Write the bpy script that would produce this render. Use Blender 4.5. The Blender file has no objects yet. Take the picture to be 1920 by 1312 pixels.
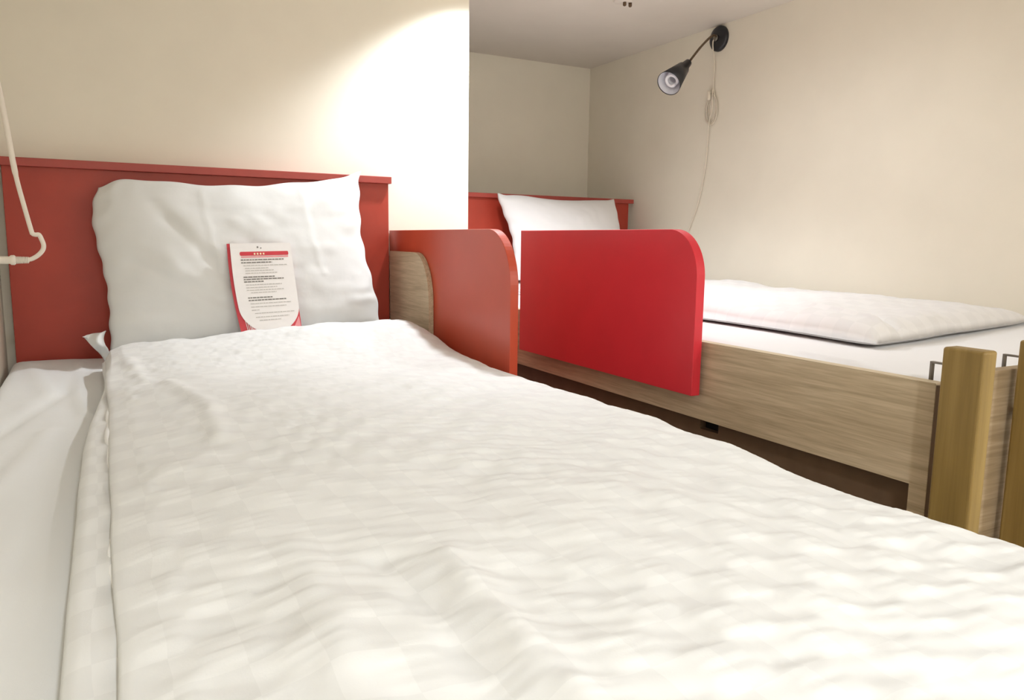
import bpy, bmesh, math, random
import numpy as np
from mathutils import Vector, Matrix

# ------------------------------------------------------------------ camera, world, lights, exposure
scn = bpy.context.scene
Z0 = 1.55                      # eye height above the floor; all builder coordinates below are relative to the eye
cam_d = bpy.data.cameras.new('camera')
cam = bpy.data.objects.new('camera', cam_d)
scn.collection.objects.link(cam)
scn.camera = cam
cam_d.sensor_fit = 'HORIZONTAL'
cam_d.sensor_width = 36.0
cam_d.lens = 1430.15 / 1920 * 36.0
cam_d.clip_start = 0.02
R_ = Vector((0.88110713, -0.47272499, 0.01346508)); U_ = Vector((0.05567173, 0.13195627, 0.98969096)); F_ = Vector((0.46962846, 0.87127414, -0.14258503))
m = Matrix.Identity(4)
for i in range(3):
    m[i][0] = R_[i]; m[i][1] = U_[i]; m[i][2] = -F_[i]
m[2][3] = Z0
cam.matrix_world = m

world = bpy.data.worlds.new('world'); scn.world = world; world.use_nodes = True
world.node_tree.nodes['Background'].inputs[0].default_value = (1.0, 0.93, 0.82, 1)
world.node_tree.nodes['Background'].inputs[1].default_value = 0.3

scn.view_settings.view_transform = 'Standard'
scn.view_settings.look = 'None'
scn.view_settings.gamma = 1.0
scn.view_settings.use_curve_mapping = False
scn.view_settings.exposure = 0.7

ZC = 0.831                     # ceiling above the eye
DOWNLIGHTS = [                 # x, y, watts, cone degrees, blend
    (1.05, 2.03, 32.0, 124, 0.6),
    (0.20, -0.85, 54.0, 174, 0.8),
    (1.80, -0.95, 46.0, 174, 0.8),
    (1.42, 1.62, 7.0, 172, 0.8),  # invented fill lamp, added to brighten the alcove and right wall
]
WARM = (0.95, 1.0, 1.07)
for (lx, ly, w, cone, blend) in DOWNLIGHTS:
    ld = bpy.data.lights.new('ceiling_spot_lamp', 'SPOT')
    ld.energy = w; ld.color = WARM; ld.spot_size = math.radians(cone); ld.spot_blend = blend; ld.shadow_soft_size = 0.03 if cone < 150 else 0.06
    lo = bpy.data.objects.new('ceiling_spot_lamp', ld); scn.collection.objects.link(lo)
    lo.location = (lx, ly, ZC - 0.035 + Z0)

# ------------------------------------------------------------------ helpers
C = scn.collection

def tag(o, label=None, cat=None, group=None, kind=None):
    if label: o['label'] = label
    if cat: o['category'] = cat
    if group: o['group'] = group
    if kind: o['kind'] = kind
    return o

def thing(name, label, cat, loc, group=None):
    o = bpy.data.objects.new(name, None); C.objects.link(o)
    o.location = (loc[0], loc[1], loc[2] + Z0); o.empty_display_size = 0.05
    return tag(o, label, cat, group)

def wloc(o):
    v = Vector(o.location)
    while o.parent:
        o = o.parent; v += Vector(o.location)
    return v

def obj(name, vf, mat, parent=None, smooth=False, bevel=0.0, seg=2):
    verts, faces = vf
    V = np.array(verts, float).reshape(-1, 3).copy(); V[:, 2] += Z0
    c = (V.min(0) + V.max(0)) / 2
    if parent is None: c[2] = V[:, 2].min()
    me = bpy.data.meshes.new(name)
    me.from_pydata((V - c).tolist(), [], [list(map(int, f)) for f in faces]); me.validate()
    bm = bmesh.new(); bm.from_mesh(me); bmesh.ops.recalc_face_normals(bm, faces=bm.faces); bm.to_mesh(me); bm.free()
    me.materials.append(mat)
    if smooth:
        for p in me.polygons: p.use_smooth = True
    o = bpy.data.objects.new(name, me); C.objects.link(o)
    if parent:
        o.parent = parent; o.location = Vector(c) - wloc(parent)
    else:
        o.location = c
    if bevel:
        b = o.modifiers.new('bevel', 'BEVEL'); b.width = bevel; b.segments = seg; b.limit_method = 'ANGLE'; b.angle_limit = math.radians(35)
    return o

def join(*vfs):
    V = []; Fs = []
    for v, f in vfs:
        n = len(V); V += [tuple(p) for p in v]; Fs += [[i + n for i in q] for q in f]
    return V, Fs

def box(x0, x1, y0, y1, z0, z1):
    v = [(x, y, z) for z in (z0, z1) for y in (y0, y1) for x in (x0, x1)]
    return v, [(0, 2, 3, 1), (4, 5, 7, 6), (0, 1, 5, 4), (2, 6, 7, 3), (0, 4, 6, 2), (1, 3, 7, 5)]

def prism_x(poly, x0, x1):      # poly of (y, z)
    n = len(poly)
    v = [(x0, y, z) for y, z in poly] + [(x1, y, z) for y, z in poly]
    return v, [list(range(n)), list(range(n, 2 * n))] + [(i, (i + 1) % n, n + (i + 1) % n, n + i) for i in range(n)]

def tube(pts, r, n=12, caps=True):
    P = [Vector(p) for p in pts]; rr = r if hasattr(r, '__len__') else [r] * len(P)
    V = []; Fs = []; up = None
    for i, p in enumerate(P):
        t = (P[min(i + 1, len(P) - 1)] - P[max(i - 1, 0)]).normalized()
        if up is None:
            up = t.orthogonal().normalized()
        up = (up - t * up.dot(t)).normalized(); s = t.cross(up)
        for k in range(n):
            a = 2 * math.pi * k / n
            V.append(tuple(p + (up * math.cos(a) + s * math.sin(a)) * rr[i]))
    for i in range(len(P) - 1):
        for k in range(n):
            Fs.append((i * n + k, i * n + (k + 1) % n, (i + 1) * n + (k + 1) % n, (i + 1) * n + k))
    if caps:
        Fs.append(list(range(n))); Fs.append(list(range((len(P) - 1) * n, len(P) * n)))
    return V, Fs

def spline(pts, k=8):
    P = [Vector(p) for p in pts]; out = []
    for i in range(len(P) - 1):
        a = P[max(i - 1, 0)]; b = P[i]; c = P[i + 1]; d = P[min(i + 2, len(P) - 1)]
        for j in range(k):
            t = j / k
            out.append(0.5 * ((2 * b) + (c - a) * t + (2 * a - 5 * b + 4 * c - d) * t * t + (3 * b - a - 3 * c + d) * t ** 3))
    out.append(P[-1]); return out

def lathe(origin, axis, prof, n=40, cap0=False, cap1=False):   # prof of (along, radius)
    a = Vector(axis).normalized(); u = a.orthogonal().normalized(); w = a.cross(u); o = Vector(origin)
    V = []; Fs = []
    for h, r in prof:
        for k in range(n):
            t = 2 * math.pi * k / n
            V.append(tuple(o + a * h + (u * math.cos(t) + w * math.sin(t)) * r))
    for i in range(len(prof) - 1):
        for k in range(n):
            Fs.append((i * n + k, i * n + (k + 1) % n, (i + 1) * n + (k + 1) % n, (i + 1) * n + k))
    if cap0: Fs.append(list(range(n)))
    if cap1: Fs.append(list(range((len(prof) - 1) * n, len(prof) * n)))
    return V, Fs

def sstep(x, a=0.0, b=1.0):
    t = np.clip((np.asarray(x, float) - a) / (b - a), 0, 1); return t * t * (3 - 2 * t)

def vnoise(x, y, seed=0):       # smooth value noise about -1..1
    rng = np.random.RandomState(seed); G = rng.rand(64, 64) * 2 - 1
    x = np.asarray(x, float) + 200; y = np.asarray(y, float) + 200
    xi = np.floor(x).astype(int); yi = np.floor(y).astype(int); fx = x - xi; fy = y - yi
    fx = fx ** 3 * (fx * (fx * 6 - 15) + 10); fy = fy ** 3 * (fy * (fy * 6 - 15) + 10)
    g = lambda i, j: G[i % 64, j % 64]
    return (g(xi, yi) * (1 - fx) + g(xi + 1, yi) * fx) * (1 - fy) + (g(xi, yi + 1) * (1 - fx) + g(xi + 1, yi + 1) * fx) * fy

def fbm(x, y, seed=0, oct=3):
    s = 0; a = 1
    for k in range(oct):
        s = s + a * vnoise(x * 2 ** k + 3.7 * k, y * 2 ** k - 1.9 * k, seed + k); a *= 0.5
    return s

def crease(X, Y, pts, w, h, asym=0.0):     # a ridge (or groove) along a polyline
    out = np.zeros_like(X)
    for (x0, y0), (x1, y1) in zip(pts[:-1], pts[1:]):
        dx, dy = x1 - x0, y1 - y0; L = dx * dx + dy * dy
        t = np.clip(((X - x0) * dx + (Y - y0) * dy) / L, 0, 1)
        d = np.hypot(X - x0 - t * dx, Y - y0 - t * dy)
        out = np.maximum(out, np.exp(-(d / w) ** 2))
    return out * h

def grid_faces(nu, nv):          # verts indexed i*nv + j
    return [(i * nv + j, (i + 1) * nv + j, (i + 1) * nv + j + 1, i * nv + j + 1) for i in range(nu - 1) for j in range(nv - 1)]

# ------------------------------------------------------------------ materials
def new_mat(name, color, rough=0.6, spec=0.5):
    mt = bpy.data.materials.new(name); mt.use_nodes = True
    nt = mt.node_tree; b = nt.nodes['Principled BSDF']
    b.inputs['Base Color'].default_value = (*color, 1); b.inputs['Roughness'].default_value = rough
    b.inputs['Specular IOR Level'].default_value = spec
    return mt, nt, b

def srgb(r, g, b):
    f = lambda c: (c / 255 / 12.92) if c / 255 <= 0.04045 else ((c / 255 + 0.055) / 1.055) ** 2.4
    return (f(r), f(g), f(b))

def noisy(mt, nt, b, c1, c2, scale, mapping=(1, 1, 1), detail=4, bump=0.0, bscale=None, dist=0.001, lo=0.35, hi=0.65, rot=(0, 0, 0)):
    tc = nt.nodes.new('ShaderNodeTexCoord'); mp = nt.nodes.new('ShaderNodeMapping')
    mp.inputs['Scale'].default_value = mapping; mp.inputs['Rotation'].default_value = rot
    n = nt.nodes.new('ShaderNodeTexNoise'); n.inputs['Scale'].default_value = scale; n.inputs['Detail'].default_value = detail
    r = nt.nodes.new('ShaderNodeValToRGB'); r.color_ramp.elements[0].position = lo; r.color_ramp.elements[1].position = hi
    r.color_ramp.elements[0].color = (*c1, 1); r.color_ramp.elements[1].color = (*c2, 1)
    nt.links.new(tc.outputs['Object'], mp.inputs['Vector']); nt.links.new(mp.outputs['Vector'], n.inputs['Vector'])
    nt.links.new(n.outputs['Fac'], r.inputs['Fac']); nt.links.new(r.outputs['Color'], b.inputs['Base Color'])
    if bump:
        n2 = nt.nodes.new('ShaderNodeTexNoise'); n2.inputs['Scale'].default_value = bscale or scale; n2.inputs['Detail'].default_value = 3
        nt.links.new(mp.outputs['Vector'], n2.inputs['Vector'])
        bp = nt.nodes.new('ShaderNodeBump'); bp.inputs['Strength'].default_value = bump; bp.inputs['Distance'].default_value = dist
        nt.links.new(n2.outputs['Fac'], bp.inputs['Height']); nt.links.new(bp.outputs['Normal'], b.inputs['Normal'])
    return mt

def painted(name, col, rough, spec=0.5, var=0.04, scale=30, bump=0.05):
    mt, nt, b = new_mat(name, col, rough, spec)
    c1 = tuple(c * (1 - var) for c in col); c2 = tuple(min(1, c * (1 + var)) for c in col)
    return noisy(mt, nt, b, c1, c2, scale, bump=bump, bscale=scale * 8, dist=0.0005)

WALLC = srgb(242, 235, 219)
m_wall = painted('cream_wallpaper', WALLC, 0.85, 0.2, 0.015, 6, 0.15)
m_ceil = painted('cream_ceiling', srgb(234, 226, 215), 0.9, 0.2, 0.015, 5, 0.1)
m_floor = painted('brown_carpet', srgb(110, 88, 66), 0.95, 0.1, 0.15, 90, 0.4)
m_red = painted('brick_red_laminate', srgb(172, 60, 42), 0.42, 0.45, 0.05, 14, 0.06)
m_redtrim = painted('dull_red_trim', srgb(172, 72, 62), 0.42, 0.45, 0.04, 20, 0.06)
m_orange = painted('orange_red_laminate', srgb(200, 78, 50), 0.33, 0.55, 0.03, 12, 0.04)
m_crimson = painted('crimson_laminate', srgb(220, 48, 62), 0.36, 0.5, 0.03, 10, 0.04)
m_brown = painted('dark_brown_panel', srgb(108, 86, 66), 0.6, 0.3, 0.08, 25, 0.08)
m_dark = painted('black_recess', srgb(26, 24, 24), 0.7, 0.3, 0.1, 30, 0.05)
m_metal = painted('dull_steel', srgb(130, 125, 118), 0.35, 0.5, 0.06, 60, 0.03)
m_metal.node_tree.nodes['Principled BSDF'].inputs['Metallic'].default_value = 0.8

def wood(name, c1, c2, c3, axis, rough=0.5, fine=1.0):
    # long streaks running along the given axis, broken by finer pores
    mt, nt, b = new_mat(name, c1, rough, 0.35)
    tc = nt.nodes.new('ShaderNodeTexCoord'); mp = nt.nodes.new('ShaderNodeMapping')
    s = [38 * fine] * 3; s[axis] = 1.6 * fine; mp.inputs['Scale'].default_value = s
    if axis == 1: mp.inputs['Rotation'].default_value = (math.radians(-2.0), 0, 0)
    n = nt.nodes.new('ShaderNodeTexNoise'); n.inputs['Scale'].default_value = 1.8; n.inputs['Detail'].default_value = 5; n.inputs['Distortion'].default_value = 0.7
    r = nt.nodes.new('ShaderNodeValToRGB'); e = r.color_ramp.elements
    e[0].position = 0.32; e[0].color = (*c1, 1); e[1].position = 0.68; e[1].color = (*c3, 1); x = e.new(0.5); x.color = (*c2, 1)
    mp2 = nt.nodes.new('ShaderNodeMapping'); s2 = [210 * fine] * 3; s2[axis] = 9 * fine; mp2.inputs['Scale'].default_value = s2
    n2 = nt.nodes.new('ShaderNodeTexNoise'); n2.inputs['Scale'].default_value = 1.5; n2.inputs['Detail'].default_value = 2
    mx = nt.nodes.new('ShaderNodeMixRGB'); mx.blend_type = 'MULTIPLY'; mx.inputs[0].default_value = 0.35
    r2 = nt.nodes.new('ShaderNodeValToRGB'); r2.color_ramp.elements[0].position = 0.35; r2.color_ramp.elements[0].color = (0.62, 0.58, 0.52, 1); r2.color_ramp.elements[1].position = 0.6
    L = nt.links.new
    L(tc.outputs['Object'], mp.inputs['Vector']); L(mp.outputs['Vector'], n.inputs['Vector']); L(n.outputs['Fac'], r.inputs['Fac'])
    L(tc.outputs['Object'], mp2.inputs['Vector']); L(mp2.outputs['Vector'], n2.inputs['Vector']); L(n2.outputs['Fac'], r2.inputs['Fac'])
    L(r.outputs['Color'], mx.inputs[1]); L(r2.outputs['Color'], mx.inputs[2]); L(mx.outputs['Color'], b.inputs['Base Color'])
    bp = nt.nodes.new('ShaderNodeBump'); bp.inputs['Strength'].default_value = 0.08; bp.inputs['Distance'].default_value = 0.0006
    L(n2.outputs['Fac'], bp.inputs['Height']); L(bp.outputs['Normal'], b.inputs['Normal'])
    return mt
m_oak = wood('light_oak_laminate', srgb(182, 163, 134), srgb(200, 181, 151), srgb(212, 194, 165), 1, 0.5, 1.3)
m_oakedge = wood('oak_edge_band', srgb(196, 178, 148), srgb(206, 188, 158), srgb(214, 198, 168), 1)
m_oakv = wood('oak_board_end', srgb(130, 110, 84), srgb(145, 124, 95), srgb(156, 135, 104), 2)
m_oakx = wood('oak_footboard', srgb(146, 126, 98), srgb(168, 146, 115), srgb(182, 160, 130), 0)
m_pine = wood('honey_stained_ladder_wood', srgb(136, 111, 60), srgb(146, 120, 67), srgb(154, 128, 74), 2, 0.45, 0.5)

def linen(name, col, weave=900, strength=0.12, soft=0.0):
    mt, nt, b = new_mat(name, col, 0.85, 0.15)
    b.inputs['Sheen Weight'].default_value = 0.15; b.inputs['Sheen Roughness'].default_value = 0.6
    tc = nt.nodes.new('ShaderNodeTexCoord')
    n = nt.nodes.new('ShaderNodeTexNoise'); n.inputs['Scale'].default_value = weave; n.inputs['Detail'].default_value = 2
    n2 = nt.nodes.new('ShaderNodeTexNoise'); n2.inputs['Scale'].default_value = 55; n2.inputs['Detail'].default_value = 5
    bp = nt.nodes.new('ShaderNodeBump'); bp.inputs['Strength'].default_value = strength; bp.inputs['Distance'].default_value = 0.0006
    bp2 = nt.nodes.new('ShaderNodeBump'); bp2.inputs['Strength'].default_value = 0.25; bp2.inputs['Distance'].default_value = 0.0012
    L = nt.links.new
    L(tc.outputs['Object'], n.inputs['Vector']); L(tc.outputs['Object'], n2.inputs['Vector'])
    L(n.outputs['Fac'], bp.inputs['Height']); L(n2.outputs['Fac'], bp2.inputs['Height'])
    L(bp.outputs['Normal'], bp2.inputs['Normal']); L(bp2.outputs['Normal'], b.inputs['Normal'])
    return mt
m_sheet = linen('white_cotton_sheet', srgb(227, 227, 224))
m_pillow = linen('white_pillowcase', srgb(226, 226, 223))
m_farlinen = linen('cool_white_cotton', srgb(228, 225, 223))
m_insert = linen('bright_white_filling', srgb(246, 245, 242))

# the quilted duvet cover: a check of smooth satin squares and puckered squares
def duvet_mat(name, col, cell):
    mt = linen(name, col, 700, 0.1); nt = mt.node_tree; b = nt.nodes['Principled BSDF']
    tc = nt.nodes.new('ShaderNodeTexCoord'); L = nt.links.new
    ns = nt.nodes.new('ShaderNodeTexNoise'); ns.inputs['Scale'].default_value = 9; ns.inputs['Detail'].default_value = 2
    ad = nt.nodes.new('ShaderNodeVectorMath'); ad.operation = 'MULTIPLY_ADD'; ad.inputs[1].default_value = (0.016, 0.016, 0)
    ck = nt.nodes.new('ShaderNodeTexChecker'); ck.inputs['Scale'].default_value = 1 / cell
    fl = nt.nodes.new('ShaderNodeVectorMath'); fl.operation = 'MULTIPLY'; fl.inputs[1].default_value = (1, 1, 0)
    L(tc.outputs['Object'], ns.inputs['Vector']); L(ns.outputs['Color'], ad.inputs[0]); L(tc.outputs['Object'], ad.inputs[2])
    L(ad.outputs['Vector'], fl.inputs[0]); L(fl.outputs['Vector'], ck.inputs['Vector'])
    ck.inputs['Color1'].default_value = (*col, 1); ck.inputs['Color2'].default_value = (*[c * 0.945 for c in col], 1)
    L(ck.outputs['Color'], b.inputs['Base Color'])
    rr = nt.nodes.new('ShaderNodeMapRange'); rr.inputs['To Min'].default_value = 0.55; rr.inputs['To Max'].default_value = 0.9
    L(ck.outputs['Fac'], rr.inputs['Value']); L(rr.outputs['Result'], b.inputs['Roughness'])
    return mt
m_duvet = duvet_mat('check_duvet_cover', srgb(228, 228, 225), 0.042)
m_fduvet = duvet_mat('check_duvet_cover_far', srgb(226, 222, 219), 0.036)

m_plastic = painted('white_plastic', srgb(232, 222, 208), 0.4, 0.5, 0.02, 40, 0.02)
m_black = painted('black_lacquer', srgb(34, 35, 40), 0.35, 0.5, 0.05, 40, 0.03)
m_arm = painted('bronze_gooseneck', srgb(96, 78, 56), 0.4, 0.5, 0.05, 60, 0.05)
m_shadein = painted('white_reflector', srgb(226, 226, 232), 0.4, 0.4, 0.02, 30, 0.02)
m_bulb = painted('opal_glass_bulb', srgb(244, 243, 246), 0.25, 0.5, 0.01, 30, 0.01)
m_cordwall = painted('cream_flex', srgb(234, 224, 206), 0.5, 0.4, 0.02, 40, 0.02)
m_card = painted('white_card_stock', srgb(238, 234, 230), 0.5, 0.35, 0.01, 60, 0.02)
m_cardred = painted('printed_red', srgb(205, 62, 72), 0.45, 0.4, 0.03, 60, 0.02)
m_cardpink = painted('printed_pink', srgb(232, 150, 152), 0.45, 0.4, 0.03, 60, 0.02)
m_ink = painted('grey_ink', srgb(128, 124, 118), 0.6, 0.2, 0.08, 400, 0.0)
m_inklight = painted('pale_grey_ink', srgb(196, 192, 186), 0.6, 0.2, 0.05, 400, 0.0)
m_yellow = painted('pale_yellow_ink', srgb(240, 224, 190), 0.6, 0.2, 0.03, 400, 0.0)

def emis(name, col, s):
    mt, nt, b = new_mat(name, col, 0.5)
    b.inputs['Emission Color'].default_value = (*col, 1); b.inputs['Emission Strength'].default_value = s
    return mt
m_lens = emis('downlight_lens', (1.0, 0.92, 0.78), 6.0)

# ------------------------------------------------------------------ room shell
FL = -Z0
XL, XR, YB, YR = -0.215, 2.16, 3.241, -1.3     # left wall, right wall, alcove back wall, wall behind the camera
PY, PX = 2.232, 1.038                           # partition face and its corner
tag(obj('floor', box(XL - .1, XR + .1, YR - .1, YB + .1, FL - .08, FL), m_floor), kind='structure')
tag(obj('ceiling', box(XL - .1, XR + .1, YR - .1, YB + .1, ZC, ZC + .08), m_ceil), kind='structure')
tag(obj('wall_left', box(XL - .1, XL, YR - .1, YB + .1, FL, ZC), m_wall), kind='structure')
tag(obj('wall_right', box(XR, XR + .1, YR - .1, YB + .1, FL, ZC), m_wall), kind='structure')
tag(obj('wall_alcove_back', box(PX, XR, YB, YB + .1, FL, ZC), m_wall), kind='structure')
tag(obj('wall_partition', box(XL, PX, PY, YB + .1, FL, ZC), m_wall), kind='structure')
tag(obj('wall_rear', box(XL, XR, YR - .1, YR, FL, ZC), m_wall), kind='structure')

for i, (lx, ly, w, cone, blend) in enumerate(DOWNLIGHTS):
    t = thing('ceiling_downlight', ['round ceiling downlight close to the partition corner', 'round ceiling downlight above the foot of the beds', 'round ceiling downlight near the rear wall', 'added fill downlight above the far bed, brightening the alcove'][i], 'ceiling light', (lx, ly, ZC - 0.012), 'recessed downlights in the ceiling')
    obj('trim_ring', lathe((lx, ly, ZC), (0, 0, -1), [(0, .034), (0, .052), (.006, .05), (.01, .044), (.008, .036), (0, .034)], 40), m_plastic, t, True)
    obj('lens', lathe((lx, ly, ZC - .0005), (0, 0, -1), [(0, .034), (.003, .033), (.004, .001)], 40, False, True), m_lens, t, True)

# ------------------------------------------------------------------ near bed
def rounded_panel(y_near, y_far, zb, zt, rad_y, rad_z, n=20):
    # polygon in (y, z): top corner at the near end is rounded off
    poly = [(y_far, zb), (y_far, zt)]
    for k in range(n + 1):
        a = math.pi / 2 * k / n
        poly.append((y_near + rad_y - rad_y * math.sin(a), zt - rad_z + rad_z * math.cos(a)))
    poly.append((y_near, zb))
    return poly

bed = thing('bunk_bed', 'near upper bunk with wide brick-red headboard and orange-red guard panel', 'bed', (0.28, 1.12, FL))
hb = obj('headboard', box(-.193, .760, 2.19, 2.208, -.46, .160), m_red, bed, bevel=.0012)
obj('headboard_ledge', box(-.213, .7655, 2.176, 2.228, .158, .178), m_redtrim, hb, bevel=.0015)
obj('guard_panel', prism_x(rounded_panel(1.449, 2.230, -.42, .024, .11, .13), .7755, .7955), m_orange, bed, bevel=.0012)
tag(obj('guard_support', prism_x(rounded_panel(1.880, 2.186, -.42, -.037, .105, .13), .7605, .7750), m_oak, bed, bevel=.001), 'light oak curved inner support board')
obj('side_rail', box(.7605, .7825, .035, 2.186, -.56, -.4205), m_oak, bed, bevel=.001)
obj('side_rail', box(-.213, -.195, .035, 2.186, -.56, -.458), m_oak, bed, bevel=.001)
obj('foot_rail', box(-.194, .760, .035, .057, -.56, -.458), m_oakx, bed, bevel=.001)
obj('slat_base', box(-.194, .760, .058, 2.188, -.475, -.455), m_oakx, bed)
for (px_, py_) in ((-.193, .06), (.69, .06), (-.193, 2.14), (.69, 2.14)):
    obj('bed_post', box(px_, px_ + .045, py_, py_ + .045, FL, -.476), m_oakv, bed, bevel=.002)

def mattress_mesh(x0, x1, y0, y1, ztop, zbot, rad, nx, ny, hfun, squeeze=None):
    # rounded top with wrinkles, straight sides, flat underside
    xs = np.concatenate([x0 + rad * (1 - np.cos(np.linspace(0, np.pi / 2, 8)))[:-1], np.linspace(x0 + rad, x1 - rad, nx), x1 - rad + rad * np.sin(np.linspace(0, np.pi / 2, 8))[1:]])
    ys = np.concatenate([y0 + rad * (1 - np.cos(np.linspace(0, np.pi / 2, 8)))[:-1], np.linspace(y0 + rad, y1 - rad, ny), y1 - rad + rad * np.sin(np.linspace(0, np.pi / 2, 8))[1:]])
    X, Y = np.meshgrid(xs, ys, indexing='ij')
    dx = np.minimum(X - x0, x1 - X); dy = np.minimum(Y - y0, y1 - Y)
    ex = np.clip(1 - dx / rad, 0, 1); ey = np.clip(1 - dy / rad, 0, 1)
    e = np.clip(np.sqrt(ex ** 2 + ey ** 2), 0, 1)
    drop = rad * (1 - np.sqrt(np.clip(1 - e ** 2, 0, 1)))
    Zt = ztop - drop + hfun(X, Y) * np.clip(np.minimum(dx, dy) / 0.01, 0.15, 1)
    nu, nv = X.shape
    V = np.stack([X, Y, Zt], -1).reshape(-1, 3).tolist(); Fs = grid_faces(nu, nv)
    ring = [i * nv for i in range(nu)] + [(nu - 1) * nv + j for j in range(1, nv)] + [i * nv + nv - 1 for i in range(nu - 2, -1, -1)] + [j for j in range(nv - 2, 0, -1)]
    prev = ring
    for zz in (0.5, 0.0):
        base = len(V)
        for r in ring:
            V.append([V[r][0], V[r][1], zbot + (V[r][2] - zbot) * zz])
        cur = list(range(base, base + len(ring)))
        for k in range(len(ring)):
            Fs.append((prev[k], prev[(k + 1) % len(ring)], cur[(k + 1) % len(ring)], cur[k]))
        prev = cur
    Fs.append(prev)
    return V, Fs

def near_sheet(X, Y):
    h = 0.0025 * fbm(X * 7, Y * 4, 5) + 0.001 * vnoise(X * 25, Y * 12, 9)
    h += crease(X, Y, [(-.2, 1.25), (-.14, 1.5), (-.07, 1.75), (-.05, 2.0)], .018, -.006)
    h += crease(X, Y, [(-.05, 2.1), (-.06, 1.8), (-.035, 1.5)], .014, .006)
    h += crease(X, Y, [(-.16, 2.12), (-.1, 1.7)], .02, .005)
    h += crease(X, Y, [(-.195, .9), (-.12, 1.15), (-.09, 1.4)], .016, .004)
    h += .008 * sstep(Y, 2.05, 2.17)
    return h
mat1 = obj('mattress', mattress_mesh(-.206, .742, .066, 2.176, -.313, -.452, .028, 150, 220, near_sheet), m_sheet, None, True)
tag(mat1, 'white sheet-covered mattress under the near quilted duvet', 'mattress')

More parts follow.
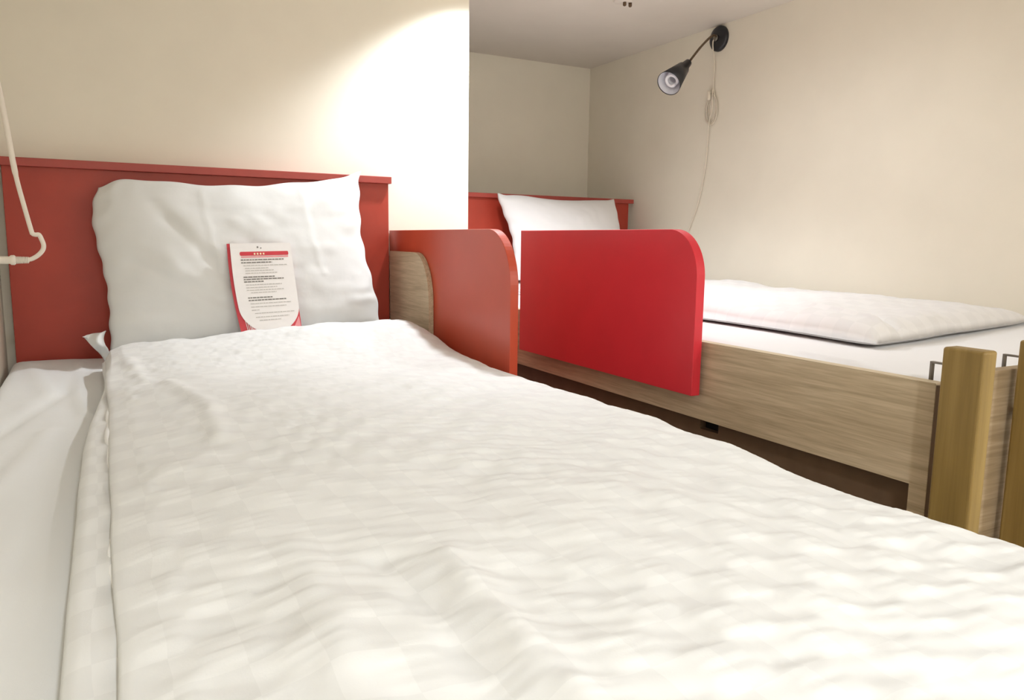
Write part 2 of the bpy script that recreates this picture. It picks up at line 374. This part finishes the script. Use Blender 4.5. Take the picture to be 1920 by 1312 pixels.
# duvet on the near bed
def near_duvet():
    ys = np.concatenate([np.linspace(.045, 1.9, 470), 1.9 + .085 * np.sin(np.linspace(0, np.pi / 2, 22))[1:]])
    ny = len(ys); cols = []
    def topz(x, y):
        z = -.2665 + .012 * sstep(x, 0, .14) + .004 * np.sin(x * 7)
        z = z + sstep(y, 1.55, 1.93) * (.012 + .030 * sstep(x, .0, .68))
        z = z - .05 * (1 - np.sqrt(np.clip(1 - sstep(y, 1.9, 1.985) ** 2, 0, 1)))
        z = z - .012 * sstep(-y, -.9, -.3) * sstep(x, .45, .75)
        z = z - .036 * (1 - np.sqrt(np.clip(1 - (1 - np.clip((y - .045) / .05, 0, 1)) ** 2, 0, 1)))
        return z
    def detail(x, y):
        c = .042
        wx = x + .008 * vnoise(x * 6, y * 6, 21); wy = y + .010 * vnoise(x * 6, y * 6, 22)
        sq = lambda t: np.tanh(2.4 * np.sin(np.pi * t)) / .98
        h = .0015 * sq(wx / c) * sq(wy / c) * (.75 + .5 * vnoise(x * 8, y * 8, 28))
        h = h + .00045 * np.clip(sq(wx / c) * sq(wy / c), 0, 1) * np.sin(2 * np.pi * (wy + .002 * vnoise(x * 40, y * 40, 29)) / .0125)
        amp = .5 + .5 * vnoise(x * 5, y * 5, 23)
        skew = y + .45 * (wx - .1 * np.floor(wx / .1)) * np.sign(np.sin(wx / .1 * np.pi)) * .25
        h = h + .0008 * amp * np.sin(2 * np.pi * (skew + .014 * vnoise(x * 9, y * 9, 24)) / .052)
        h = h + .0006 * (.5 + .5 * vnoise(x * 7, y * 7, 26)) * np.sin(2 * np.pi * (y + .3 * x + .01 * vnoise(x * 12, y * 12, 27)) / .026)
        h = h + .0058 * fbm(x * 4.5, y * 3.2, 31) + .0030 * vnoise(x * 14, y * 11, 35)
        h = h + crease(x, y, [(.233, .535), (.228, .45), (.222, .33), (.215, .2)], .017, .009)
        h = h + crease(x, y, [(.185, .56), (.19, .45), (.18, .3)], .016, -.006)
        h = h + crease(x, y, [(.13, .62), (.12, .45), (.10, .3)], .02, .006)
        h = h + crease(x, y, [(.234, .847), (.295, .542), (.34, .394), (.36, .2)], .003, .0007)
        h = h + crease(x, y, [(.374, 1.68), (.30, 1.35), (.25, 1.13), (.234, .85)], .006, .0006)
        h = h + crease(x, y, [(.09, 1.45), (.13, 1.2), (.12, 1.0)], .014, .005)
        h = h + crease(x, y, [(.04, 1.75), (.06, 1.5)], .014, .005)
        h = h + crease(x, y, [(.60, .6), (.66, .4), (.68, .2)], .02, .004)
        return h
    Y = ys
    n1 = .005 * fbm(Y * 2.2, Y * 0 + .3, 41); n2 = .0035 * fbm(Y * 3.1, Y * 0 + 1.3, 42)
    spread = sstep(-Y, -1.75, -1.15)            # the lower layer pokes out only further down the bed
    lo = -.004 - .032 * spread + n1
    endz = -.012 * (1 - np.sqrt(np.clip(1 - sstep(Y, 1.9, 1.985) ** 2, 0, 1)))
    zl = .0018 * np.sin(Y * 46) + .001 * np.sin(Y * 90 + 1)
    def col(x, z): cols.append(np.stack([x + 0 * Y, Y, z + 0 * Y], -1))
    col(lo + .05, -.304); col(lo + .012, -.304); col(lo + .003, -.300); col(lo, -.292); col(lo + .004, -.285 + endz)
    for f in (.25, .5, .75, .95):
        xx = lo + .003 + (n2 + .002 - lo - .003) * f
        col(xx, -.2830 + .003 * f + endz + zl * f * 1.2)
    col(n2 + .008, -.2815 + endz); col(n2 + .006, -.2795 + endz); col(n2 - .002, -.2785 + endz); col(n2 - .004, -.2755 + endz); col(n2 - .001, -.2725 + endz)
    xs = np.concatenate([np.linspace(.006, .69, 230)])
    for x in xs:
        f = min(1, (x - .002) / .03)
        xx = x + n2 * (1 - f)
        col(xx, topz(xx, Y) + detail(xx, Y) * (0.25 + .75 * f) - .005 * (1 - f))
    # right edge: limited by the guard while beside it, spilling over the rail beyond
    lim = .762 + .004 * vnoise(Y * 5, Y * 0, 51) * (1 - sstep(Y, 1.2, 1.4))
    lim = lim * (1 - sstep(Y, 1.75, 1.88)) + .7535 * sstep(Y, 1.75, 1.88)
    lim = np.minimum(lim, .762)
    lim = lim + .012 * (1 - sstep(Y, 1.25, 1.40))
    z0 = topz(.69, Y) + detail(.69 + 0 * Y, Y)
    for k in range(1, 15):
        a = math.pi / 2 * k / 14
        x = .69 + (lim - .69) * math.sin(a); hgt = .052
        col(x, z0 - hgt * (1 - math.cos(a)) + (detail(x, Y) - detail(.69 + 0 * Y, Y)) * math.cos(a) * .8)
    col(lim + .001, z0 - .075); col(lim - .002, -.368); col(lim - .006, -.374)
    A = np.array(cols); nu = A.shape[0]
    V = A.reshape(-1, 3); Fs = grid_faces(nu, ny)
    base = len(V)
    return V.tolist(), Fs
dv = obj('duvet', near_duvet(), m_duvet, None, True)
sd = dv.modifiers.new('thick', 'SOLIDIFY'); sd.thickness = .0012; sd.offset = -1
tag(dv, 'off-white checked duvet spread over the near bed in the foreground', 'duvet')

def insert_sliver(y0, y1, w, seed):
    ys = np.linspace(y0, y1, 40); V = []; n = 9
    for y in ys:
        t = (y - y0) / (y1 - y0); ww = w * math.sin(math.pi * t) ** .6 * (1 + .3 * math.sin(t * 17 + seed))
        e = float(.0035 * fbm(np.array([y * 3.1]), np.array([1.3]), 42)[0])
        for k in range(n):
            a = math.pi * k / (n - 1)
            V.append((e - .004 - ww * .6 * math.cos(a) , y, -.2815 + ww * .8 * math.sin(a)))
    return V, grid_faces(len(ys), n)
obj('duvet_filling', insert_sliver(1.02, 1.42, .0075, 1), m_insert, dv, True)
obj('duvet_filling', insert_sliver(.66, .78, .0045, 3), m_insert, dv, True)

# ------------------------------------------------------------------ pillows
def pillow_mesh(TL, TR, BL, BR, nrm, T, edges, n=90, seed=0, wr=1.0, back=0.7, seams=()):
    # edges: functions giving outward offset (in metres, along the picture plane of the pillow) for top/bottom/left/right
    TL, TR, BL, BR = map(np.array, (TL, TR, BL, BR)); nrm = np.array(nrm, float); nrm /= np.linalg.norm(nrm)
    u = np.linspace(-1, 1, n); u = np.sin(u * np.pi / 2) * .35 + u * .65
    Uu, Vv = np.meshgrid((u + 1) / 2, (u + 1) / 2, indexing='ij')      # U left->right, V bottom->top
    P = (BL[None, None] * ((1 - Uu) * (1 - Vv))[..., None] + BR[None, None] * (Uu * (1 - Vv))[..., None]
         + TL[None, None] * ((1 - Uu) * Vv)[..., None] + TR[None, None] * (Uu * Vv)[..., None])
    right = (TR - TL); right = right / np.linalg.norm(right); up = (TL - BL); up = up / np.linalg.norm(up)
    top, bot, lef, rig = edges
    P += up * (top(Uu) * Vv - bot(Uu) * (1 - Vv))[..., None]
    P += right * (rig(Vv) * Uu - lef(Vv) * (1 - Uu))[..., None]
    a = np.abs(2 * Uu - 1); b = np.abs(2 * Vv - 1)
    th = (np.clip(1 - a ** 3.2, 0, 1) * np.clip(1 - b ** 3.2, 0, 1)) ** .55
    edge = np.clip(1 - np.maximum(a, b), 0, 1); e1 = np.clip(edge * 12, 0, 1)
    rad = fbm(Uu * 5, Vv * 4, seed + 60)
    # short puckers running in from the seams
    pk = np.exp(-((1 - b) / .22)) * np.sin(Uu * 46 + 3 * vnoise(Uu * 6, Vv * 2, seed + 5)) * .0018 + np.exp(-((1 - a) / .16)) * np.sin(Vv * 40 + 3 * vnoise(Uu * 2, Vv * 6, seed + 6)) * .0026
    f = T * th + wr * e1 * (.006 * rad * th + pk)
    for (su, sv, eu, ev, w, h) in seams:
        f = f + crease(Uu, Vv, [(su, sv), (eu, ev)], w, h) * e1
    g = -back * T * th
    front = P + nrm * f[..., None]; backp = P + nrm * g[..., None]
    V = front.reshape(-1, 3).tolist(); nn = n * n
    V += backp.reshape(-1, 3).tolist()
    F1 = grid_faces(n, n); F2 = [(d + nn, c + nn, b_ + nn, a_ + nn) for a_, b_, c, d in F1]
    # weld the rims
    rim = {}
    for i in range(n):
        for j in range(n):
            if i in (0, n - 1) or j in (0, n - 1): rim[i * n + j + nn] = i * n + j
    F2 = [[rim.get(q, q) for q in f_] for f_ in F2]
    return V, F1 + F2

gau = lambda x, c, w: np.exp(-((x - c) / w) ** 2)
pil = obj('pillow', pillow_mesh((-.004, 2.142, .128), (.655, 2.142, .168), (.012, 2.045, -.290), (.676, 2.045, -.272), (0, -1, .2), .062,
    (lambda u: .006 * gau(u, .12, .12) - .018 * gau(u, .52, .3) + .022 * gau(u, 1.0, .06) - .018 * gau(u, -.0, .05) + .002 * np.sin(u * 30),
     lambda u: 0 * u, lambda v: .010 * gau(v, .8, .2) - .006 * gau(v, .35, .2) - .012 * gau(v, 1.0, .07) + .0018 * np.sin(v * 42),
     lambda v: -.012 * gau(v, .62, .22) + .010 * gau(v, .15, .2) + .010 * gau(v, 1, .05) + .0025 * np.sin(v * 38)),
    110, 3, 1.0, .45, ((.36, 1.0, .40, .45, .010, .0016), (.74, .98, .78, .4, .014, .0018), (.2, .85, .45, .35, .03, -.004), (.1, .5, .4, .25, .03, -.003))), m_pillow, None, True)
tag(pil, 'large white pillow propped against the near brick-red headboard', 'pillow')

# loose corner of the pillowcase hanging off the left side
def case_flap():
    nu, nv = 20, 20; V = []
    for i in range(nu):
        u = i / (nu - 1)               # 0 at the pillow, 1 at the free tip
        for j in range(nv):
            v = j / (nv - 1)
            top = -.226 - .010 * u; low = -.302 + .062 * u ** .8
            z = low + (top - low) * v
            x = .006 - .050 * u + .006 * math.sin(6 * v) * (1 - u) - .008 * (1 - v) * (1 - u)
            y = 2.038 - .022 * math.sin(math.pi * v) * (1 - .6 * u) + .010 * math.sin(8 * u + 3 * v)
            V.append((x, y, z))
    return V, grid_faces(nu, nv)
flap = obj('pillowcase_flap', case_flap(), m_pillow, pil, True)
sm = flap.modifiers.new('thick', 'SOLIDIFY'); sm.thickness = .002

pil2 = obj('pillow', pillow_mesh((1.425, 2.785, .172), (2.0, 2.785, .178), (1.452, 2.66, -.158), (2.02, 2.66, -.158), (0, -1, .25), .06,
    (lambda u: .010 * gau(u, .15, .15) - .008 * gau(u, .55, .25) + .012 * gau(u, 0, .04) + .006 * gau(u, 1, .04),
     lambda u: 0 * u, lambda v: -.022 * gau(v, .5, .3) + .002 * np.sin(v * 36),
     lambda v: -.012 * gau(v, .5, .3) + .001 * np.sin(v * 40)),
    80, 8, .8, .5), m_farlinen, None, True)
tag(pil2, 'smaller white pillow against the far headboard, behind the crimson guard', 'pillow')

# ------------------------------------------------------------------ card leaning on the near pillow
cTL = Vector((.281, 2.030, -.019)); cTR = Vector((.436, 2.030, -.015)); cBR = Vector((.448, 1.967, -.240)); cBL = Vector((.301, 1.967, -.247))
leaf = thing('information_leaflet', 'small red and white information leaflet leaning on the near pillow', 'leaflet', (.375, 1.967, -.247))
cn = (cTR - cTL).cross(cTL - cBL).normalized()
if cn.y > 0: cn = -cn
def cp(u, v, off=0.0):     # u 0..1 left to right, v 0..1 bottom to top
    bowx = -.006 * math.sin(math.pi * v) * (1 - u)       # left edge bows slightly
    p = cBL.lerp(cBR, u).lerp(cTL.lerp(cTR, u), v)
    return p + Vector((bowx, 0, 0)) + cn * off
def sheet_poly(poly, off, th=.0004):
    n = len(poly)
    V = [tuple(cp(u, v, off)) for u, v in poly] + [tuple(cp(u, v, off - th)) for u, v in poly]
    return V, [list(range(n)), list(range(n, 2 * n))] + [(i, (i + 1) % n, n + (i + 1) % n, n + i) for i in range(n)]
edge_l = [(0, v) for v in np.linspace(1, 0, 12)]
obj('back_cover', sheet_poly(edge_l + [(1, 0), (1, 1)], 0), m_cardred, leaf)
pink = [(.17, 0), (.17, .16), (.27, .1), (.27, 0)]
obj('pink_patch', sheet_poly([(.2, 0), (.16, .15), (.30, .07), (.30, 0)], .0004, .0003), m_cardpink, leaf)
obj('pink_patch', sheet_poly([(.86, .04), (.98, .18), (.995, .04), (.90, .015)], .0004, .0003), m_cardpink, leaf)
front = [(.045, 1.0)] + [(.045, v) for v in np.linspace(.97, .30, 10)]
for k in range(1, 24):
    a = math.pi * k / 24
    front.append((.5225 - .4775 * math.cos(a), .30 - .285 * math.sin(a)))
front += [(1.0, .30), (1.0, 1.0)]
fs = obj('front_page', sheet_poly(front, .003, .0005), m_card, leaf)
def bars(rects, off): return join(*[sheet_poly([(a, b), (c, b), (c, d), (a, d)], off, .0002) for a, b, c, d in rects])
bar = []
for k in range(7):
    a = math.pi / 2 + math.pi * k / 6; bar.append((.20 + .018 * math.cos(a), .885 + .022 * math.sin(a)))
for k in range(7):
    a = -math.pi / 2 + math.pi * k / 6; bar.append((.935 + .014 * math.cos(a), .885 + .022 * math.sin(a)))
obj('title_bar', sheet_poly(bar, .0034, .0002), m_cardred, fs)
obj('title_underline', bars([(.20, .842, .94, .856)], .0034), m_cardpink, fs)  # pink printed strip below the title bar
obj('title_mark', bars([(.40 + .047 * k, .872, .425 + .047 * k, .892) for k in range(4)], .0037), m_yellow, fs)
dots = [sheet_poly([(.47 + .014 * math.cos(t), .955 + .010 * math.sin(t)) for t in np.linspace(0, 2 * math.pi, 12, False)], .0034, .0002),
        sheet_poly([(.52 + .010 * math.cos(t), .945 + .007 * math.sin(t)) for t in np.linspace(0, 2 * math.pi, 12, False)], .0034, .0002)]
obj('emblem', join(*dots), m_ink, fs)
rnd = random.Random(4)
def words(u0, u1, v, h):
    out = []; u = u0
    while u < u1:
        w = rnd.uniform(.025, .075); out.append((u, v, min(u + w, u1), v + h)); u += w + .008
    return out
for rows in (((.19, .86, .812), (.19, .67, .782)), ((.20, .69, .625), (.20, .82, .600), (.20, .50, .574)), ((.22, .60, .400), (.22, .82, .372))):
    obj('heading_text', bars(sum([words(a, b, v, .012) for a, b, v in rows], []), .0034), m_ink, fs)
for rows in (((.22, .9, .752), (.24, .6, .722), (.24, .68, .696), (.24, .73, .668)), ((.22, .78, .542), (.22, .7, .512), (.22, .8, .484), (.28, .68, .456)),
             ((.24, .88, .338), (.24, .8, .302), (.24, .36, .268), (.28, .92, .232), (.28, .82, .19), (.33, .68, .155))):
    obj('body_text', bars(sum([words(a, b, v, .009) for a, b, v in rows], []), .0034), m_inklight, fs)
obj('stripe_code', join(*[sheet_poly([(.115 + .028 * k, 0.0), (.10 + .028 * k, .20 - .03 * k), (.108 + .028 * k, .20 - .03 * k), (.126 + .028 * k, 0.0)], .0006, .0002) for k in range(4)]), m_card, leaf)

# ------------------------------------------------------------------ far bed
fb = thing('bunk_bed', 'far upper bunk with light oak rail and crimson guard panel', 'bed', (1.59, 1.76, FL))
fh = obj('headboard', box(1.050, 2.128, 2.852, 2.870, -.176, .171), m_red, fb, bevel=.0012)
obj('headboard_ledge', box(1.050, 2.146, 2.838, 2.890, .1705, .1885), m_redtrim, fh, bevel=.0015)
for x in (1.35, 1.85):
    obj('headboard_bracket', box(x, x + .05, 2.8705, 2.888, -.42, .165), m_oakv, fb)
# side rail: a board with a short leg at its foot end, cut out below
poly = [(2.868, -.3525), (2.868, -.1968), (.659, -.1968), (.659, -.62), (.687, -.62), (.687, -.3525)]
rail = obj('side_rail', prism_x(poly, 1.047, 1.069), m_oak, fb, bevel=.0008)
tag(obj('rail_edge', box(1.0472, 1.0688, .6595, 2.867, -.1967, -.1953), m_oakedge, rail), 'pale edging strip along the top of the oak rail')
tag(obj('guard_panel', prism_x(rounded_panel(1.135, 1.843, -.301, .026, .085, .095), 1.016, 1.037), m_crimson, fb, bevel=.0012), 'crimson guard panel with one rounded corner')
tag(obj('rail_end_shade', box(1.0475, 1.0685, .6535, .6588, -.62, -.198), m_brown, rail), 'dark brown strip painting shade onto the end of the oak rail')  # brown strip added so the unlit end face of the rail looks shaded
for y in (1.25, 1.72):
    obj('guard_spacer', lathe((1.0365, y, -.25), (1, 0, 0), [(0, .012), (.0108, .012)], 20, True, True), m_metal, fb, True)
# brown panel behind the rail with a small slot
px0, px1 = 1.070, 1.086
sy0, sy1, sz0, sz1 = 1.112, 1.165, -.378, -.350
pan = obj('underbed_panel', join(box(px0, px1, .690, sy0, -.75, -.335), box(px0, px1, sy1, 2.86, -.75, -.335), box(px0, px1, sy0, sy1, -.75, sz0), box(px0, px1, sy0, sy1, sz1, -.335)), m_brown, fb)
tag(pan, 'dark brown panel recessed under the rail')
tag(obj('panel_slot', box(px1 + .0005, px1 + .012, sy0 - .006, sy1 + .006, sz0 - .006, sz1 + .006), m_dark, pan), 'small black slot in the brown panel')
obj('side_rail', box(2.132, 2.154, .659, 2.868, -.3525, -.1968), m_oak, fb, bevel=.0008)
ftb = obj('footboard', box(1.0705, 2.131, .648, .668, -.75, -.184), m_oakx, fb, bevel=.001)
obj('slat_base', box(1.088, 2.131, .669, 2.851, -.345, -.328), m_oakx, fb)
for (x, y) in ((1.09, .672), (2.085, .672), (1.09, 2.80), (2.085, 2.80)):
    obj('bed_post', box(x, x + .045, y, y + .045, FL, -.346), m_oakv, fb, bevel=.002)

def far_sheet(X, Y):
    h = .002 * fbm(X * 6, Y * 4, 71)
    h += crease(X, Y, [(1.115, .98), (1.10, .86), (1.085, .80)], .009, -.011)
    h += crease(X, Y, [(1.13, .97), (1.115, .84)], .012, .003)
    h += .020 * sstep(Y, 1.9, 2.6) - .006 * sstep(-Y, -1.3, -.9)
    return h
mat2 = obj('mattress', mattress_mesh(1.073, 2.129, .700, 2.848, -.190, -.326, .032, 110, 170, far_sheet), m_farlinen, None, True)
tag(mat2, 'white sheet-covered mattress in the far oak-railed bed', 'mattress')

def far_duvet():
    # a duvet folded into a thick pad; corners in (x, y) at the mattress
    A = np.array([1.293, .938]); B = np.array([2.085, 1.075]); Cc = np.array([2.12, 2.30]); D = np.array([1.235, 2.25])
    n, k = 130, 170
    u = np.linspace(0, 1, n); v = np.linspace(0, 1, k)
    u = .5 - .5 * np.cos(np.pi * u) * .35 + (u - .5) * .65; v = .5 - .5 * np.cos(np.pi * v) * .3 + (v - .5) * .7
    Uu, Vv = np.meshgrid(u, v, indexing='ij')
    X = A[0] * (1 - Uu) * (1 - Vv) + B[0] * Uu * (1 - Vv) + Cc[0] * Uu * Vv + D[0] * (1 - Uu) * Vv
    Y = A[1] * (1 - Uu) * (1 - Vv) + B[1] * Uu * (1 - Vv) + Cc[1] * Uu * Vv + D[1] * (1 - Uu) * Vv
    X = X - (1 - Uu) ** 4 * (.010 * vnoise(Vv * 7, 0 * Vv, 81) + .008 * np.sin(Vv * 9)); Y = Y - (1 - Vv) ** 4 * .012 * vnoise(Uu * 5, 0 * Uu, 82)
    a = np.abs(2 * Uu - 1); b = np.abs(2 * Vv - 1)
    dl = Uu * .8; dr = (1 - Uu) * .8; dn = Vv * 1.25; df = (1 - Vv) * 1.25
    prof = lambda d, r: np.sqrt(np.clip(1 - (1 - np.clip(d / r, 0, 1)) ** 2, 0, 1))
    th = prof(dl, .05) * prof(dr, .13) * prof(dn, .055) * prof(df, .08)
    base = -.190 + .020 * sstep(Y, 1.9, 2.6) - .006 * sstep(-Y, -1.3, -.9)
    h = .052 + .009 * fbm(X * 4, Y * 4, 83) - .010 * sstep(Uu, .55, 1) + .006 * gau(Uu, .45, .25)
    c = .036
    det = .0014 * np.sin(np.pi * X / c) * np.sin(np.pi * Y / c) + .0022 * fbm(X * 11, Y * 9, 85)
    det += crease(X, Y, [(1.38, .94), (1.385, 1.05)], .009, -.014) + crease(X, Y, [(1.33, .95), (1.36, 1.02), (1.37, 1.15)], .010, .009)
    det += crease(X, Y, [(1.22, 1.2), (1.30, 1.13)], .008, -.004)
    Zt = base + .010 + (h + det - .010) * th
    lift = .0035 + .004 * (vnoise(Vv * 8, Uu * 3, 88) > .2)
    Zb = base + .003 + .007 * (1 - th ** .5)
    V = np.stack([X, Y, Zt], -1).reshape(-1, 3).tolist(); nn = n * k
    V += np.stack([X, Y, Zb + .001], -1).reshape(-1, 3).tolist()
    F1 = grid_faces(n, k); F2 = [(d + nn, c_ + nn, b_ + nn, a_ + nn) for a_, b_, c_, d in F1]
    rim = [i * k for i in range(n)] + [(n - 1) * k + j for j in range(1, k)] + [i * k + k - 1 for i in range(n - 2, -1, -1)] + [j for j in range(k - 2, 0, -1)]
    F3 = [(rim[i], rim[(i + 1) % len(rim)], rim[(i + 1) % len(rim)] + nn, rim[i] + nn) for i in range(len(rim))]
    return V, F1 + F2 + F3
dv2 = obj('duvet', far_duvet(), m_fduvet, None, True)
tag(dv2, 'folded white duvet lying on the far mattress beside the right wall', 'duvet')

# ------------------------------------------------------------------ ladder at the foot of the far bed
lad = thing('bunk_ladder', 'honey-stained wooden ladder hooked over the foot of the far bed', 'ladder', (1.12, .60, FL))
LX = 1.017; LY0, LY1 = .578, .636
for x0 in (LX, LX + .186):
    obj('ladder_post', box(x0, x0 + .030, LY0, LY1, FL, -.137), m_pine, lad, bevel=.004, seg=3)
for z in (-.62, -.90, -1.18, -1.42):
    obj('ladder_rung', box(LX + .030, LX + .186, LY0 + .012, LY1 - .008, z, z + .022), m_pine, lad, bevel=.003)
for x0 in (1.076, 1.262):      # flat steel hook over the top of the footboard
    obj('ladder_hook', join(box(x0, x0 + .007, .6865, .690, -.225, -.172), box(x0, x0 + .007, .6365, .690, -.172, -.169), box(x0, x0 + .007, .6365, .6395, -.24, -.172), box(x0 - .04, x0 + .007, .6365, .6395, -.255, -.24)), m_metal, lad, bevel=.0004)

# ------------------------------------------------------------------ wall lamp over the far bed
lamp = thing('wall_lamp', 'black gooseneck reading lamp with cone shade high on the right wall', 'lamp', (2.16, 2.347, .78))
by, bz = 2.347, .7805
obj('wall_plate', lathe((2.1598, by, bz), (-1, 0, 0), [(0, .0475), (.008, .0475), (.014, .043), (.018, .030), (.019, .012), (.019, .0005)], 48, True, True), m_black, lamp, True)
obj('plate_screw', lathe((2.141, by, bz), (-1, 0, 0), [(0, .012), (.006, .012), (.008, .009), (.008, .0005)], 24, True, True), m_metal, lamp, True)
arm_pts = spline([(2.148, by, bz), (2.12, 2.336, bz + .004), (2.085, 2.32, .770), (2.03, 2.305, .727), (1.985, 2.296, .683), (1.960, 2.293, .655)], 10)
obj('gooseneck', tube(arm_pts, [.0042 + .0004 * (i % 2) for i in range(len(arm_pts))], 12), m_arm, lamp, True)
hd = Vector((1.963, 2.2930, .661)); mouth = Vector((1.842, 2.255, .566)); ax = (mouth - hd).normalized(); Ls = (mouth - hd).length
sh = obj('lamp_shade', lathe(hd, ax, [(0, .001), (0, .010), (.004, .0135), (.045, .019), (.047, .024), (Ls, .0455), (Ls, .0437)], 48), m_black, lamp, True)
obj('reflector', lathe(hd, ax, [(Ls - .002, .0434), (.062, .0245), (.058, .001)], 48), m_shadein, sh, True)
# folded tube of the bulb inside the shade
u_ = ax.orthogonal().normalized(); w_ = ax.cross(u_); ctr = hd + ax * (Ls - .026)
sp = []
for k in range(90):
    t = k / 89; a = t * 2 * math.pi * 2.0
    sp.append(ctr + ax * (-.02 + .032 * t) + (u_ * math.cos(a) + w_ * math.sin(a)) * (.021 - .003 * t))
obj('bulb', join(tube(sp, .0058, 10), lathe(hd + ax * .058, ax, [(0, .014), (.02, .013), (.021, .001)], 24)), m_bulb, sh, True)

cord = thing('lamp_cord', 'thin cream lamp cord looped and trailing down the right wall', 'cord', (2.155, 2.36, .064))
wx = 2.1525
obj('cable', tube(spline([(2.136, 2.352, .778), (2.134, 2.357, .768), (2.139, 2.360, .74), (2.150, 2.362, .70), (wx, 2.363, .64), (wx, 2.362, .60), (wx, 2.352, .56), (wx, 2.338, .51), (wx, 2.345, .475), (wx, 2.372, .462), (wx, 2.40, .485), (wx, 2.405, .53), (wx, 2.385, .58), (wx, 2.367, .60), (2.146, 2.36, .575), (2.146, 2.357, .52), (2.147, 2.372, .47), (wx, 2.38, .42), (wx, 2.384, .33), (wx, 2.40, .23), (wx, 2.43, .13), (wx, 2.465, .06), (wx, 2.50, -.03), (wx, 2.52, -.12)], 10), .0022, 8), m_cordwall, cord, True)
loops = []
for q, (cy, cz, ry, rz) in enumerate(((2.368, .53, .020, .052), (2.371, .524, .027, .060), (2.364, .515, .030, .056))):
    loops.append(tube([(2.1565 - .003 * q, cy + ry * math.cos(t), cz + rz * math.sin(t)) for t in np.linspace(0, 2 * math.pi, 49)], .0018, 8))
obj('cable_coil', join(*loops), m_cordwall, cord, True)
obj('cord_switch', lathe((2.142, 2.372, .555), (0, .1, 1), [(0, .001), (0, .005), (.006, .007), (.028, .007), (.034, .005), (.034, .001)], 16), m_cordwall, cord, True)

# ------------------------------------------------------------------ power cord at the left wall
pc = thing('power_cord', 'white power cord hanging from its plug at the left wall', 'cord', (XL, 1.6, -.05))
Yc = 1.6
obj('cable', tube(spline([(XL + .004, Yc - .02, .52), (-.165, Yc, .40), (-.146, Yc, .32), (-.1345, Yc, .24), (-.1265, Yc, .16), (-.120, Yc, .098), (-.111, Yc, .045), (-.1035, Yc, .005), (-.1015, Yc, -.0005), (-.097, Yc, -.002), (-.0925, Yc, -.002), (-.089, Yc, -.010), (-.0865, Yc, -.020), (-.0885, Yc, -.029), (-.096, Yc, -.038), (-.106, Yc, -.0445), (-.112, Yc, -.0455)], 8), [.0046] * 40 + [.0038] * 89, 12), m_plastic, pc, True)
obj('plug', lathe((XL + .001, Yc, -.0465), (1, 0, 0), [(0, .001), (0, .0085), (.05, .0085), (.052, .0065), (.075, .0065), (.077, .0085), (.082, .0088), (.084, .007), (.084, .001)], 28), m_plastic, pc, True)
rib = []
for k in range(9):
    s = .0835 + k * .0023; r = .0066 - k * .0001
    rib += [(s, r), (s + .0012, r), (s + .0013, r - .0016), (s + .0022, r - .0016)]
obj('strain_relief', lathe((XL + .001, Yc, -.0465), (1, 0, 0), [(.0835, .001)] + rib + [(.105, .001)], 20), m_plastic, pc, True)

# ------------------------------------------------------------------ small fitting on the ceiling
cf = thing('ceiling_fitting', 'tiny cream ceiling fitting with two dark tips', 'fitting', (1.66, 2.26, ZC - .02))
obj('cover_plate', lathe((1.655, 2.29, ZC), (0, 0, -1), [(0, .034), (.003, .034), (.006, .03), (.008, .001)], 40, True), m_ceil, cf, True)
for x in (1.658, 1.682):
    obj('tip', lathe((x, 2.285, ZC - .007), (0, 0, -1), [(0, .006), (.010, .006), (.013, .004), (.014, .0005)], 16, True, True), m_brown, cf, True)
